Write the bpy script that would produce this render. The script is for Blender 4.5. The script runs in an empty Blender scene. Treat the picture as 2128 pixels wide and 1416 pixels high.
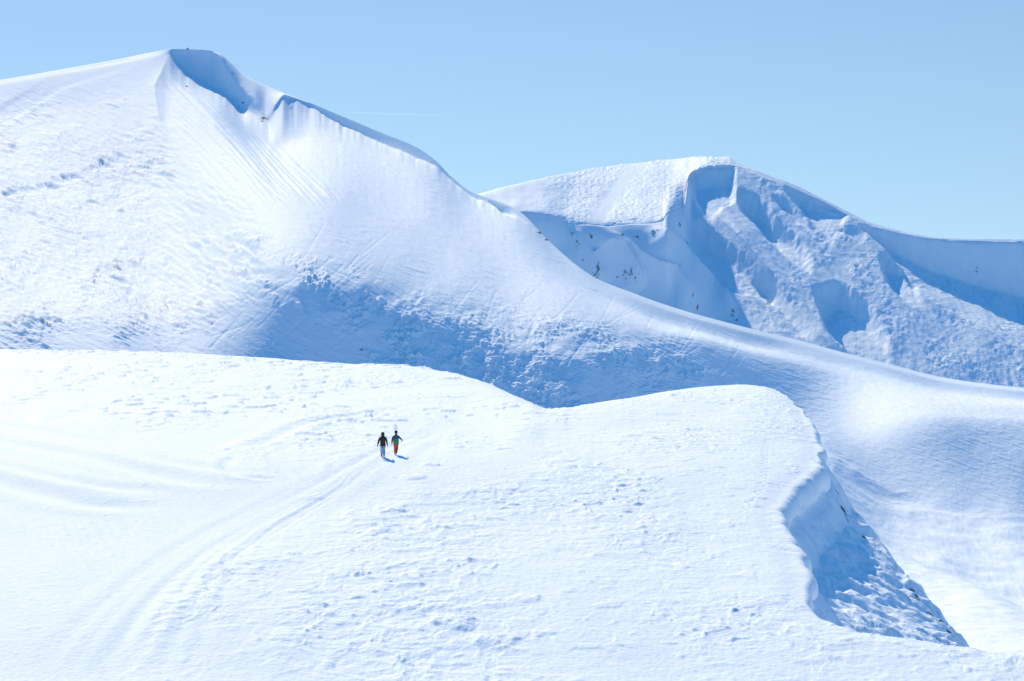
import bpy, math, random
import numpy as np

# ------------------------------------------------------------------ camera, sky, sun, exposure
sc = bpy.context.scene
col = sc.collection
F = 5024.0            # focal length in photo pixels (85 mm on a 36 mm wide sensor)
CU, CV = 1064.0, 520.0  # vanishing column and horizon row
SUN_AZ, SUN_EL = 18.0, 33.0   # sun stands behind the scene, 18 degrees left of straight ahead

cam = bpy.data.cameras.new('camera')
cam_ob = bpy.data.objects.new('camera', cam)
col.objects.link(cam_ob)
cam.sensor_width = 36
cam.lens = F * 36 / 2128
cam.shift_y = -(708 - CV) / 2128
cam.clip_start = 0.5
cam.clip_end = 40000
cam_ob.rotation_euler = (math.radians(90), 0, 0)
sc.camera = cam_ob

world = bpy.data.worlds.new('World')
sc.world = world
world.use_nodes = True
nt = world.node_tree
bg = nt.nodes['Background']
sky = nt.nodes.new('ShaderNodeTexSky')
sky.sky_type = 'NISHITA'
sky.sun_disc = False
sky.sun_elevation = math.radians(SUN_EL)
sky.sun_rotation = math.radians(-SUN_AZ)
sky.altitude = 2000
sky.air_density = 1.0
sky.dust_density = 0.0
sky.ozone_density = 3.0
tc = nt.nodes.new('ShaderNodeTexCoord')
mul = nt.nodes.new('ShaderNodeVectorMath'); mul.operation = 'MULTIPLY_ADD'
mul.inputs[1].default_value = (1, 1, 0.72)
mul.inputs[2].default_value = (0, 0, 0.095)
nrm = nt.nodes.new('ShaderNodeVectorMath'); nrm.operation = 'NORMALIZE'
nt.links.new(tc.outputs['Generated'], mul.inputs[0])
nt.links.new(mul.outputs[0], nrm.inputs[0])
nt.links.new(nrm.outputs[0], sky.inputs[0])
# clear mountain air: the sky deepens to a strong blue overhead
tint = nt.nodes.new('ShaderNodeMixRGB'); tint.blend_type = 'MULTIPLY'
tint.inputs[0].default_value = 1.0
sep = nt.nodes.new('ShaderNodeSeparateXYZ'); nt.links.new(nrm.outputs[0], sep.inputs[0])
deep = nt.nodes.new('ShaderNodeValToRGB')
deep.color_ramp.interpolation = 'EASE'
deep.color_ramp.elements[0].position = 0.17; deep.color_ramp.elements[0].color = (1.21, 1.20, 1.12, 1)
deep.color_ramp.elements[1].position = 0.42; deep.color_ramp.elements[1].color = (0.34, 1.95, 2.65, 1)
nt.links.new(sep.outputs['Z'], deep.inputs['Fac'])
nt.links.new(deep.outputs[0], tint.inputs[2])
nt.links.new(sky.outputs[0], tint.inputs[1])
nt.links.new(tint.outputs[0], bg.inputs[0])
bg.inputs[1].default_value = 0.083

sun = bpy.data.lights.new('sun', 'SUN')
sun.energy = 5.0
sun.angle = math.radians(0.5)
sun.color = (1.0, 0.84, 0.58)
sun_ob = bpy.data.objects.new('sun', sun)
col.objects.link(sun_ob)
sun_ob.rotation_euler = (math.radians(90 - SUN_EL), 0, math.radians(180 + SUN_AZ))

sc.view_settings.view_transform = 'Standard'
sc.view_settings.look = 'None'
sc.view_settings.exposure = 0.10
sc.view_settings.gamma = 1.0
sc.render.engine = 'CYCLES'
sc.cycles.max_bounces = 6
sc.cycles.diffuse_bounces = 4

random.seed(7)

# ------------------------------------------------------------------ numeric helpers
def pchip(x, y, xq):
    """monotone cubic through (x, y) at xq, all 1-D"""
    x = np.asarray(x, float); y = np.asarray(y, float); xq = np.clip(xq, x[0], x[-1])
    h = np.diff(x); d = np.diff(y) / h
    m = np.zeros_like(y)
    if len(x) > 2:
        w1 = 2 * h[1:] + h[:-1]; w2 = h[1:] + 2 * h[:-1]
        ok = d[:-1] * d[1:] > 0
        with np.errstate(divide='ignore', invalid='ignore'):
            m[1:-1] = np.where(ok, (w1 + w2) / (w1 / d[:-1] + w2 / d[1:]), 0)
    m[0], m[-1] = d[0], d[-1]
    k = np.clip(np.searchsorted(x, xq) - 1, 0, len(h) - 1)
    t = (xq - x[k]) / h[k]
    return ((2*t**3 - 3*t**2 + 1) * y[k] + (t**3 - 2*t**2 + t) * h[k] * m[k]
            + (-2*t**3 + 3*t**2) * y[k+1] + (t**3 - t**2) * h[k] * m[k+1])

def curve(pts, uq):
    if not isinstance(pts, (list, tuple)): return np.full_like(uq, float(pts))
    p = sorted(pts)
    return pchip([a for a, b in p], [b for a, b in p], uq)

def smooth1(a, n):
    if n < 2: return a
    k = np.hanning(n + 2)[1:-1]; k /= k.sum()
    p = np.pad(a, n, mode='edge')
    return np.convolve(p, k, 'same')[n:-n]

def sstep(a, b, x):
    t = np.clip((x - a) / (b - a), 0, 1)
    return t * t * (3 - 2 * t)

def hash2(ix, iy, seed):
    h = (ix * 374761393 + iy * 668265263 + seed * 974634777) & 0xFFFFFFFF
    h = ((h ^ (h >> 13)) * 1274126177) & 0xFFFFFFFF
    h = ((h ^ (h >> 16)) * 2246822519) & 0xFFFFFFFF
    return (h ^ (h >> 15)) & 0xFFFF

_ang = np.arange(256) * (2 * np.pi / 256)
_gx, _gy = np.cos(_ang), np.sin(_ang)

def noise(x, y, seed=0):
    """gradient noise, about -1..1"""
    xi = np.floor(x).astype(np.int64); yi = np.floor(y).astype(np.int64)
    fx = x - xi; fy = y - yi
    ux = fx**3 * (fx * (fx * 6 - 15) + 10); uy = fy**3 * (fy * (fy * 6 - 15) + 10)
    def g(dx, dy):
        a = hash2(xi + dx, yi + dy, seed) & 255
        return _gx[a] * (fx - dx) + _gy[a] * (fy - dy)
    a = g(0, 0); b = g(1, 0); c = g(0, 1); d = g(1, 1)
    return 1.5 * ((a + (b - a) * ux) * (1 - uy) + (c + (d - c) * ux) * uy)

def fbm(x, y, octv=4, seed=0, gain=0.5):
    s = np.zeros_like(x); a = 1.0
    for o in range(octv):
        s += a * noise(x, y, seed + o * 17); a *= gain
        x = x * 2.03 + 13.7; y = y * 2.03 - 7.1
    return s

def ridged(x, y, octv=3, seed=0, gain=0.5):
    s = np.zeros_like(x); a = 1.0
    for o in range(octv):
        s += a * (1 - 2 * np.abs(noise(x, y, seed + o * 31))); a *= gain
        x = x * 2.03 + 5.7; y = y * 2.03 - 3.1
    return s

def poly_inside(U, V, pts):
    inside = np.zeros(U.shape, bool)
    n = len(pts)
    for i in range(n):
        x1, y1 = pts[i]; x2, y2 = pts[(i + 1) % n]
        if y1 == y2: continue
        c = ((y1 > V) != (y2 > V)) & (U < (x2 - x1) * (V - y1) / (y2 - y1) + x1)
        inside ^= c
    return inside

def line_dist(U, V, pts, closed=False, sy=1.0):
    """distance to a polyline, signed side (+ = right of travel in x/y-up), fraction along"""
    best = np.full(U.shape, 1e9); side = np.ones(U.shape); along = np.zeros(U.shape)
    n = len(pts); segs = n if closed else n - 1
    L = [math.hypot(pts[(i+1) % n][0]-pts[i][0], pts[(i+1) % n][1]-pts[i][1]) for i in range(segs)]
    tot = sum(L); acc = 0.0
    for i in range(segs):
        x1, y1 = pts[i]; x2, y2 = pts[(i + 1) % n]
        dx, dy = x2 - x1, (y2 - y1)
        l2 = max(dx * dx + dy * dy, 1e-9)
        t = np.clip(((U - x1) * dx + (V - y1) * dy) / l2, 0, 1)
        ex = U - (x1 + t * dx); ey = V - (y1 + t * dy)
        d = np.sqrt(ex * ex + ey * ey)
        m = d < best
        best[m] = d[m]
        cr = (dx * (V - y1) - dy * (U - x1))
        side[m] = np.sign(cr[m]); along[m] = (acc + t[m] * L[i]) / tot
        acc += L[i]
    side[side == 0] = 1
    return best, side, along

def poly_mask(U, V, pts, soft, jag=0.0, jf=40.0, seed=0):
    """1 inside a polygon, soft edge (same units as U, V)"""
    out = np.zeros(U.shape)
    xs = [p[0] for p in pts]; ys = [p[1] for p in pts]; mg = soft + jag + 2
    sel = (U > min(xs) - mg) & (U < max(xs) + mg) & (V > min(ys) - mg) & (V < max(ys) + mg)
    if not sel.any(): return out
    u, v = U[sel], V[sel]
    if jag > 0:
        n1 = fbm(u / jf, v / jf, 3, seed); n2 = fbm(u / jf + 50, v / jf + 9, 3, seed + 5)
        u = u + jag * n1; v = v + jag * n2
    d, _, _ = line_dist(u, v, pts, True)
    d = np.where(poly_inside(u, v, pts), -d, d)
    out[sel] = 1 - sstep(-soft, soft, d)
    return out

class Loft:
    """terrain sheet: feature lines (row v and distance d per column u), smooth between them.
    lines: list of (v, spec, rows); spec is ('d', dist) or ('s', slope in degrees from the line before)"""
    def __init__(self, u, lines, smooth=1, vsmooth=None):
        self.u = np.asarray(u, float)
        Vk, Dk, rows = [], [], []
        for v, spec, r in lines:
            vv = v(self.u) if callable(v) else curve(v, self.u)
            if vsmooth: vv = smooth1(vv, vsmooth[len(Vk)])
            if spec[0] == 'd':
                dd = spec[1](self.u) if callable(spec[1]) else curve(spec[1], self.u)
            else:
                tn = np.tan(np.radians(curve(spec[1], self.u)))
                c0 = (CV - Vk[-1]) / F; c1 = (CV - vv) / F
                dd = Dk[-1] * (c0 - tn) / (c1 - tn)
                dd = smooth1(dd, smooth if isinstance(smooth, int) else smooth[len(Vk)])
            Vk.append(vv); Dk.append(dd); rows.append(r)
        self.Vk, self.Dk = np.array(Vk), np.array(Dk)
        n = len(Vk)
        tq = [0.0]
        for i in range(1, n):
            tq += list(i - 1 + (np.arange(rows[i]) + 1) / rows[i])
        self.t = np.array(tq)
        self.V = self._along(self.Vk); self.D = self._along(self.Dk)
        self.U = np.broadcast_to(self.u, self.V.shape).copy()

    def _along(self, K):
        """pchip along the feature lines, all columns at once"""
        n, m = K.shape
        d = np.diff(K, axis=0)
        M = np.zeros_like(K)
        ok = d[:-1] * d[1:] > 0
        with np.errstate(divide='ignore', invalid='ignore'):
            M[1:-1] = np.where(ok, 2.0 / (1 / d[:-1] + 1 / d[1:]), 0)
        M[0], M[-1] = d[0], d[-1]
        k = np.clip(np.ceil(self.t).astype(int) - 1, 0, n - 2)
        s = (self.t - k)[:, None]
        return ((2*s**3 - 3*s**2 + 1) * K[k] + (s**3 - 2*s**2 + s) * M[k]
                + (-2*s**3 + 3*s**2) * K[k+1] + (s**3 - s**2) * M[k+1])

    def xyz(self):
        X = (self.U - CU) / F * self.D
        Z = (CV - self.V) / F * self.D
        return X, self.D.copy(), Z

def grid_object(name, X, Y, Z, material, attrs=None, label=None, kind='structure', keep=None):
    nr, nc = X.shape
    co = np.stack([X, Y, Z], -1).reshape(-1, 3).astype(np.float32)
    idx = np.arange(nr * nc).reshape(nr, nc)
    q = np.stack([idx[:-1, :-1], idx[:-1, 1:], idx[1:, 1:], idx[1:, :-1]], -1).reshape(-1, 4)
    if keep is not None:
        kq = keep[:-1, :-1] | keep[:-1, 1:] | keep[1:, 1:] | keep[1:, :-1]
        q = q[kq.ravel()]
    me = bpy.data.meshes.new(name)
    me.vertices.add(len(co)); me.vertices.foreach_set('co', co.ravel())
    me.loops.add(q.size); me.loops.foreach_set('vertex_index', q.ravel().astype(np.int32))
    me.polygons.add(len(q))
    me.polygons.foreach_set('loop_start', (np.arange(len(q)) * 4).astype(np.int32))
    me.polygons.foreach_set('use_smooth', np.ones(len(q), bool))
    for an, av in (attrs or {}).items():
        a = me.attributes.new(an, 'FLOAT', 'POINT')
        a.data.foreach_set('value', av.reshape(-1).astype(np.float32))
    me.update(calc_edges=True)
    me.materials.append(material)
    ob = bpy.data.objects.new(name, me)
    col.objects.link(ob)
    if kind: ob['kind'] = kind
    if label: ob['label'] = label
    return ob

# ------------------------------------------------------------------ materials
def new_mat(name):
    m = bpy.data.materials.new(name); m.use_nodes = True
    return m, m.node_tree, m.node_tree.nodes['Principled BSDF']

def snow_material(name, grain, grain_h, mid, mid_h, rock=True):
    """white snow with wind-packed grain as bump; bare rock where the 'rock' attribute says so"""
    m, nt, b = new_mat(name)
    N = nt.nodes.new; L = nt.links.new
    geo = N('ShaderNodeNewGeometry')
    n1 = N('ShaderNodeTexNoise'); n1.inputs['Scale'].default_value = 1.0 / grain
    n1.inputs['Detail'].default_value = 4
    n2 = N('ShaderNodeTexNoise'); n2.inputs['Scale'].default_value = 1.0 / mid
    n2.inputs['Detail'].default_value = 5
    L(geo.outputs['Position'], n1.inputs['Vector']); L(geo.outputs['Position'], n2.inputs['Vector'])
    att = N('ShaderNodeAttribute'); att.attribute_name = 'rough'
    s1 = N('ShaderNodeMath'); s1.operation = 'MULTIPLY'
    L(n2.outputs['Fac'], s1.inputs[0]); L(att.outputs['Fac'], s1.inputs[1])
    b2 = N('ShaderNodeBump'); b2.inputs['Distance'].default_value = mid_h; b2.inputs['Strength'].default_value = 1
    L(s1.outputs[0], b2.inputs['Height'])
    b1 = N('ShaderNodeBump'); b1.inputs['Distance'].default_value = grain_h; b1.inputs['Strength'].default_value = 1
    L(n1.outputs['Fac'], b1.inputs['Height']); L(b2.outputs[0], b1.inputs['Normal'])
    L(b1.outputs[0], b.inputs['Normal'])
    ramp = N('ShaderNodeValToRGB')
    ramp.color_ramp.elements[0].position = 0.3; ramp.color_ramp.elements[0].color = (.79, .87, .93, 1)
    ramp.color_ramp.elements[1].position = 0.7; ramp.color_ramp.elements[1].color = (.84, .90, .945, 1)
    L(n2.outputs['Fac'], ramp.inputs['Fac'])
    b.inputs['Roughness'].default_value = 0.75
    b.inputs['Specular IOR Level'].default_value = 0.05
    if rock:
        ra = N('ShaderNodeAttribute'); ra.attribute_name = 'rock'
        rn = N('ShaderNodeTexNoise'); rn.inputs['Scale'].default_value = 0.9; rn.inputs['Detail'].default_value = 6
        L(geo.outputs['Position'], rn.inputs['Vector'])
        rr = N('ShaderNodeValToRGB')
        rr.color_ramp.elements[0].position = 0.35; rr.color_ramp.elements[0].color = (.035, .04, .045, 1)
        rr.color_ramp.elements[1].position = 0.7; rr.color_ramp.elements[1].color = (.19, .19, .185, 1)
        L(rn.outputs['Fac'], rr.inputs['Fac'])
        mx = N('ShaderNodeMixRGB')
        L(ra.outputs['Fac'], mx.inputs[0]); L(ramp.outputs[0], mx.inputs[1]); L(rr.outputs[0], mx.inputs[2])
        L(mx.outputs[0], b.inputs['Base Color'])
    else:
        L(ramp.outputs[0], b.inputs['Base Color'])
    return m

M_near = snow_material('snow_near', 0.28, 0.035, 0.8, 0.06)
M_mid = snow_material('snow_mountain', 0.5, 0.07, 3.0, 0.25)
M_far = snow_material('snow_far_mountain', 1.0, 0.15, 6.0, 0.6)

# ================================================================== NEAR SNOW FIELD
U0 = np.arange(-330, 2460, 2.0)
crest_v = [(-330, 722), (0, 728), (150, 730), (300, 733), (450, 739), (600, 748), (720, 756), (830, 763), (900, 770),
           (950, 778), (1000, 793), (1050, 813), (1100, 837), (1140, 853), (1180, 851), (1230, 842), (1300, 829), (1400, 811),
           (1470, 803), (1530, 800), (1580, 804), (1640, 818), (1800, 870), (2000, 960), (2460, 1160)]
crest_d = [(-330, 300), (0, 290), (600, 275), (830, 262), (950, 248), (1050, 228), (1140, 205), (1230, 210), (1400, 225),
           (1530, 232), (1640, 222), (1800, 205), (2000, 190), (2460, 170)]
def hmix(f):
    return lambda u: curve(crest_v, u) * (1 - f) + 950 * f
near = Loft(U0, [
    (1640, ('d', 86), 1), (1430, ('d', 104), 50), (1300, ('d', 114.5), 90), (1200, ('d', 125), 90),
    ([(-330, 1060), (1500, 1060), (2460, 1120)], ('d', [(-330, 144), (1500, 144), (2460, 136)]), 120),
    ([(-330, 950), (600, 950), (1140, 965), (1530, 950), (1800, 1000), (2460, 1140)], ('d', [(-330, 166), (1140, 161), (1530, 164), (1800, 158), (2460, 140)]), 130),
    (lambda u: 0.52 * curve(crest_v, u) + 0.48 * curve([(-330, 950), (600, 950), (1140, 965), (1530, 950), (1800, 1000), (2460, 1140)], u),
     ('d', [(-330, 212), (600, 206), (950, 196), (1140, 177), (1530, 192), (1800, 180), (2460, 150)]), 130),
    (crest_v, ('d', crest_d), 120),
    (lambda u: curve(crest_v, u) + 45, ('d', lambda: 0) if False else ('d', [(a, b * 1.16) for a, b in crest_d]), 16),
    (lambda u: curve(crest_v, u) + 330, ('d', [(a, b * 1.5) for a, b in crest_d]), 10),
])
NX, NY, NZ = near.xyz()
NU, NV = near.U, near.V
front = np.ones_like(NZ); front[near.t > 7.0] = 0.25

# plan position of a photo pixel on the plateau
def near_at(u, v):
    j = int(np.clip(round((u - U0[0]) / 2), 0, len(U0) - 1))
    k = near.t <= 7.0
    vs, ds = NV[k, j], near.D[k, j]
    d = np.interp(-v, -vs, ds)
    return ((u - CU) / F * d, d, (CV - v) / F * d)

# ---- wind-packed surface relief
P = NX; Q = NY
groom = np.zeros_like(NZ)
for pts, soft in [([(-400, 1500), (-400, 880), (0, 855), (200, 880), (420, 930), (620, 950), (780, 945), (900, 880), (1010, 860), (1130, 856),
                    (1060, 885), (960, 920), (880, 975), (800, 1030), (700, 1080), (600, 1115), (480, 1150), (330, 1250), (230, 1500)], 38)]:
    groom = np.maximum(groom, poly_mask(NU, NV, pts, soft, 18, 90, 3))
patch = sstep(-0.35, 0.5, fbm(P / 9 + 3, Q / 22, 3, 5))
rough = (1 - 0.88 * groom) * (0.25 + 0.75 * patch)
# long swells
h = 0.16 * fbm(P / 14, Q / 30, 3, 1) * (1 - 0.5 * groom)
# sastrugi: sharp upwind ledges, elongated roughly across the picture
wa = math.radians(14)
Pw = P * math.cos(wa) + Q * math.sin(wa); Qw = -P * math.sin(wa) + Q * math.cos(wa)
wx = 0.5 * fbm(P / 2.2, Q / 4, 2, 40)
r1 = ridged(Pw / 2.6 + wx, Qw / 3.4, 4, 11, 0.55)
h += 0.040 * rough * np.maximum(r1 - 0.25, 0) * 1.6
r2 = fbm(Pw / 0.9, Qw / 1.5, 4, 21, 0.6)
h += 0.022 * rough * r2
# grain of crust everywhere, and faint machine combing along the smooth run
h -= 0.10 * groom
h += 0.016 * fbm(P / 0.35, Q / 0.6, 3, 23, 0.6) * (0.4 + 0.6 * rough)
fl = np.maximum(noise(Pw / 0.55 + wx, Qw / 1.0, 24) - 0.38, 0) * sstep(-0.2, 0.4, fbm(P / 5, Q / 10, 2, 25))
h += 0.30 * fl * (0.12 + 0.88 * rough)
h += 0.018 * groom * noise((P + 0.35 * Q) / 0.45 + 1.5 * fbm(P / 12, Q / 20, 2, 26), Q / 9, 27)
# scattered hard-edged lumps and scoops on the far left hill and the dome
sp = noise(Pw / 1.5 + 0.6 * wx, Qw / 2.4, 61) + 0.12 * noise(Pw / 0.6, Qw / 1.6, 63)
spots = sstep(0.30, 0.48, sp) * sstep(-0.1, 0.5, fbm(P / 16, Q / 30, 2, 62) + 0.22)
hill = poly_mask(NU, NV, [(-400, 700), (1150, 700), (1150, 860), (930, 880), (700, 930), (500, 930), (300, 870), (0, 840), (-400, 830)], 30, 15, 60, 9)
h += (0.17 * hill + 0.04 * (1 - hill) * (1 - groom)) * spots
# named big drifts
def drift(u, v, w, ht, seed):
    global h
    x, y, z = near_at(u, v)
    dx = (P - x) / w; dy = (Q - y) / (w * 1.5)
    r = np.sqrt((dx * (0.8 + 0.2 * np.cos(6 * dx)))**2 + dy**2) + 0.35 * fbm((P - x) / w * 1.1 + seed, (Q - y) / w * 0.8, 2, seed)
    prof = (1 - sstep(0.3, 1.05, r)) * (1 + 0.25 * fbm(P * 3 / w, Q * 2 / w, 2, seed + 3))
    # steep on the camera side, feathered behind
    prof *= np.where(dy < 0, 1, np.exp(-np.maximum(dy, 0) * 0.6))
    prof *= 0.55 + 0.10 * ridged((P - x) / 0.35, (Q - y) / 0.8, 3, seed + 7)
    h += ht * prof
for a in [(940, 1292, 1.25, 0.24, 1), (880, 1264, 1.2, 0.16, 2), (1030, 1327, 1.3, 0.16, 3), (1090, 1245, 0.9, 0.16, 4),
          (752, 1196, 0.5, 0.2, 5), (790, 1105, 0.8, 0.2, 6), (810, 1093, 0.7, 0.16, 7), (770, 1113, 0.5, 0.14, 8), (610, 1151, 0.5, 0.13, 9),
          (822, 1062, 0.7, 0.14, 10), (860, 992, 0.9, 0.16, 11), (895, 965, 0.7, 0.14, 12), (945, 930, 0.8, 0.1, 13), (1040, 1010, 1.6, 0.12, 14),
          (960, 1024, 1.0, 0.1, 15), (930, 785, 1.5, 0.28, 16), (420, 793, 1.3, 0.22, 17), (1370, 862, 1.6, 0.12, 18), (300, 820, 1.0, 0.2, 19),
          (650, 1030, 0.8, 0.07, 20), (1130, 1315, 0.6, 0.12, 21), (1350, 1285, 0.6, 0.08, 22), (720, 880, 1.2, 0.2, 23), (800, 855, 1.0, 0.15, 24)]:
    drift(*a)
# grooves left by sledges, skis and the piste machine
tracks = [([(-330, 850), (0, 915), (150, 940), (300, 975), (420, 1000), (560, 1008)], 1.1, 0.10),
          ([(-330, 830), (0, 880), (200, 915), (330, 950), (480, 975), (600, 985)], 0.9, 0.07),
          ([(-330, 930), (0, 1000), (80, 1020), (200, 1045), (350, 1056)], 1.3, 0.10),
          ([(-330, 900), (0, 965), (120, 990), (260, 1012), (380, 1020)], 0.9, 0.06),
          ([(480, 945), (470, 965), (500, 985), (580, 995)], 0.5, 0.05),
          ([(500, 935), (560, 912), (640, 880), (760, 862), (850, 842)], 0.8, 0.08),
          ([(742, 965), (690, 1010), (620, 1050), (560, 1085), (520, 1120), (470, 1160), (456, 1200), (456, 1260), (485, 1300)], 0.16, 0.05),
          ([(752, 967), (700, 1016), (632, 1055), (570, 1090), (530, 1126), (482, 1166), (466, 1206), (468, 1262), (500, 1310)], 0.16, 0.05),
          ([(770, 967), (705, 1022), (645, 1058), (585, 1096), (547, 1122), (532, 1160), (537, 1220), (550, 1262)], 0.16, 0.045),
          ([(440, 1160), (395, 1200), (379, 1250), (381, 1310)], 0.16, 0.045)]
for o, w_, d_ in [(-150, .6, .022), (-112, .4, .018), (-70, .5, .026), (-30, .35, .02), (14, .4, .024), (48, .5, .018)]:
    tracks.append(([(300 + o * 1.6, 1420), (360 + o * 1.3, 1300), (430 + o, 1200), (520 + o * .8, 1120), (630 + o * .6, 1050), (740 + o * .4, 985), (850 + o * .25, 925), (940 + o * .2, 885)], w_, d_))
for pts, w, dep in tracks:
    wp = [near_at(u, v)[:2] for u, v in pts]
    # densify so the groove curves smoothly
    s = np.arange(len(wp)); ss = np.linspace(0, len(wp) - 1, 8 * len(wp))
    xs = pchip(s, [p[0] for p in wp], ss); ys = pchip(s, [p[1] for p in wp], ss)
    wp = list(zip(xs, ys))
    x0, x1, y0, y1 = xs.min() - 3*w, xs.max() + 3*w, ys.min() - 3*w, ys.max() + 3*w
    sel = (P > x0) & (P < x1) & (Q > y0) & (Q < y1)
    d, _, al = line_dist(P[sel], Q[sel], wp)
    fade = sstep(0, 0.12, al) * (1 - sstep(0.85, 1, al))
    h[sel] += (1.7 if w > 0.3 else 0.22) * fade * dep * (-np.exp(-(d / w)**2) + 0.6 * np.exp(-((d - 1.7 * w) / w)**2))
# a line of footprints along the cornice
fp = [(1640, 838), (1610, 880), (1590, 930), (1590, 980), (1585, 1010), (1560, 1040), (1545, 1070)]
fpw = [near_at(u, v)[:2] for u, v in fp]
fpw2 = [near_at(u, v)[:2] for u, v in [(1170, 1092), (1230, 1100), (1300, 1108), (1390, 1120), (1460, 1140), (1500, 1165)]]
for line in (fpw, fpw2):
    for i in range(len(line) - 1):
        (xa, ya), (xb, yb) = line[i], line[i + 1]
        n = max(2, int(math.hypot(xb - xa, yb - ya) / 0.7))
        for k in range(n):
            t = k / n; px = xa + (xb - xa) * t + 0.14 * (-1)**k; py = ya + (yb - ya) * t
            sel = (np.abs(P - px) < 0.5) & (np.abs(Q - py) < 0.9)
            h[sel] -= 0.05 * np.exp(-((P[sel] - px) / 0.14)**2 - ((Q[sel] - py) / 0.22)**2)
NZ = NZ + h * front

# ---- the cornice rim: everything to its right falls away
rim_px = [(1560, 806), (1622, 815), (1648, 838), (1668, 850), (1680, 872), (1692, 905), (1700, 932), (1698, 952), (1684, 970), (1664, 988),
          (1640, 1010), (1626, 1036), (1604, 1056), (1610, 1080), (1622, 1103), (1640, 1138), (1660, 1180), (1669, 1204), (1658, 1226), (1668, 1256),
          (1700, 1282), (1728, 1296), (1780, 1312), (1870, 1325), (1960, 1338), (2128, 1364), (2300, 1392), (2460, 1425)]
rim = [near_at(u, v)[:2] for u, v in rim_px]
x, y = rim[0]
rim = [(x + 1.0, 420), (x + 1.0, 300), (x + 0.8, 250)] + rim[1:]
pt = np.array(rim)
# finer polyline with small scallops
den = []
for i in range(len(rim) - 1):
    n = max(1, int(math.hypot(rim[i+1][0]-rim[i][0], rim[i+1][1]-rim[i][1]) / 0.6))
    for k in range(n):
        t = k / n
        den.append((rim[i][0] + (rim[i+1][0]-rim[i][0]) * t, rim[i][1] + (rim[i+1][1]-rim[i][1]) * t))
den.append(rim[-1])
dx = np.array([p[0] for p in den]); dy = np.array([p[1] for p in den])
dx = dx + 0.22 * fbm(dx / 5, dy / 5, 3, 77) + 0.05 * fbm(dx / 1.2, dy / 1.2, 2, 78)
rimf = list(zip(dx, dy))
xr = np.interp(NY, np.sort(pt[:, 1]), pt[np.argsort(pt[:, 1]), 0])
sel = (NX > xr - 9)
sd = np.full(NX.shape, -50.0)
d, side, _ = line_dist(NX[sel], NY[sel], rimf)
sd[sel] = d * side     # travel is towards the camera: left of travel (+cross) is east
if np.median(sd[(NU > 2300) & (NY > 150) & (NY < 200)]) < 0: sd[sel] *= -1

# gradient of sd in plan (outward direction)
def plan_grad(A):
    au = np.gradient(A, axis=1); at = np.gradient(A, axis=0)
    xu = np.gradient(NX, axis=1); xt = np.gradient(NX, axis=0)
    yu = np.gradient(NY, axis=1); yt = np.gradient(NY, axis=0)
    det = xu * yt - xt * yu
    det = np.where(np.abs(det) < 1e-9, 1e-9, det)
    return (au * yt - at * yu) / det, (xu * at - xt * au) / det
gx, gy = plan_grad(sd)
gl = np.maximum(np.hypot(gx, gy), 1e-6); gx, gy = gx / gl, gy / gl
s = np.maximum(sd, 0)
lip = sstep(118, 128, NY) * (1 - sstep(163, 172, NY)) + 0.55 * sstep(172, 178, NY) * (1 - sstep(190, 200, NY)) + 0.35 * sstep(112, 114, NY) * (1 - sstep(121, 125, NY))
ragged = 1 + 0.35 * fbm(NX / 3.0, NY / 3.0, 3, 88)
# profile across the rim: rounded top, vertical lip, then hollow, then the steep face easing off
wall = 1.25 * sstep(0.0, 0.30, s * 1.0)
face = np.where(s > 0.3, (s - 0.3), 0)
drop = wall * (0.35 + 0.65 * lip) * ragged + 1.25 * np.minimum(face, 2.0) + 0.40 * np.clip(face - 2.0, 0, 40) + 0.25 * np.maximum(face - 42, 0)
drop += 0.10 * sstep(1.4, 0.0, -np.minimum(sd, 0)) * (sd > -1.6) * 1.0
# undercut: the strip just below the lip is pulled in, the lip pushed out
over = lip * (0.75 * np.exp(-((sd - 0.16) / 0.20)**2) - 0.35 * np.exp(-((sd - 0.8) / 0.3)**2)) * ragged
bmp = sstep(0.5, 2.0, s)
tex = 0.055 * ridged(NX / 1.1 + NY / 2.6, NX / 5 - NY / 1.4, 4, 91, 0.6) + 0.13 * fbm(NX / 3.5, NY / 4, 3, 92)
low = sstep(3.2, 5.0, s)
sa = 0.86 * sd - 0.5 * NY; sb = 0.5 * sd + 0.86 * NY
tex += low * (0.04 * np.maximum(fbm(sa / 1.6, sb / 0.5, 4, 93, 0.6), -0.1) + 0.025 * np.maximum(fbm(NX / 0.7, NY / 0.7, 3, 94), 0))
zface = NZ - drop + tex * bmp * np.where(sd > 0, 1, 0)

# spur that bounds the hollow on the far side, found on the face by looking along each pixel's ray
def face_at(u, v):
    j = int(round((u - U0[0]) / 2))
    k = (near.t <= 7.0) & (sd[:, j] > 0.3)
    if not k.any(): return None
    vv = CV - F * zface[k, j] / NY[k, j]; dd = NY[k, j]
    hit = np.where(vv <= v)[0]
    i = hit[0] if len(hit) else int(np.argmin(vv))
    return ((u - CU) / F * dd[i], dd[i])
spur_px = [(1708, 950), (1728, 1000), (1745, 1038), (1765, 1072), (1795, 1110), (1830, 1150), (1862, 1185), (1892, 1218), (1925, 1262), (1945, 1305), (1968, 1345)]
spur = [face_at(u, v) for u, v in spur_px]
spur = [p for p in spur if p]
print('SPUR', [(round(a, 1), round(b, 1)) for a, b in spur])
sp_arr = [(spur[0][0] - 3.5, spur[0][1] + 14)] + spur + [(spur[-1][0] + 1.0, spur[-1][1] - 14)]
sel = (sd > 0.2)
d, side, _ = line_dist(NX[sel], NY[sel], sp_arr)
q = np.zeros(NX.shape); q[sel] = d * side
q = q + (0.7 * fbm(NX / 2.6, NY / 3.2, 3, 95) + 0.2 * fbm(NX / 0.7, NY / 0.7, 2, 96)) * (1 - sstep(3, 6, np.abs(q)))
back = np.maximum(q, 0)
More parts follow.
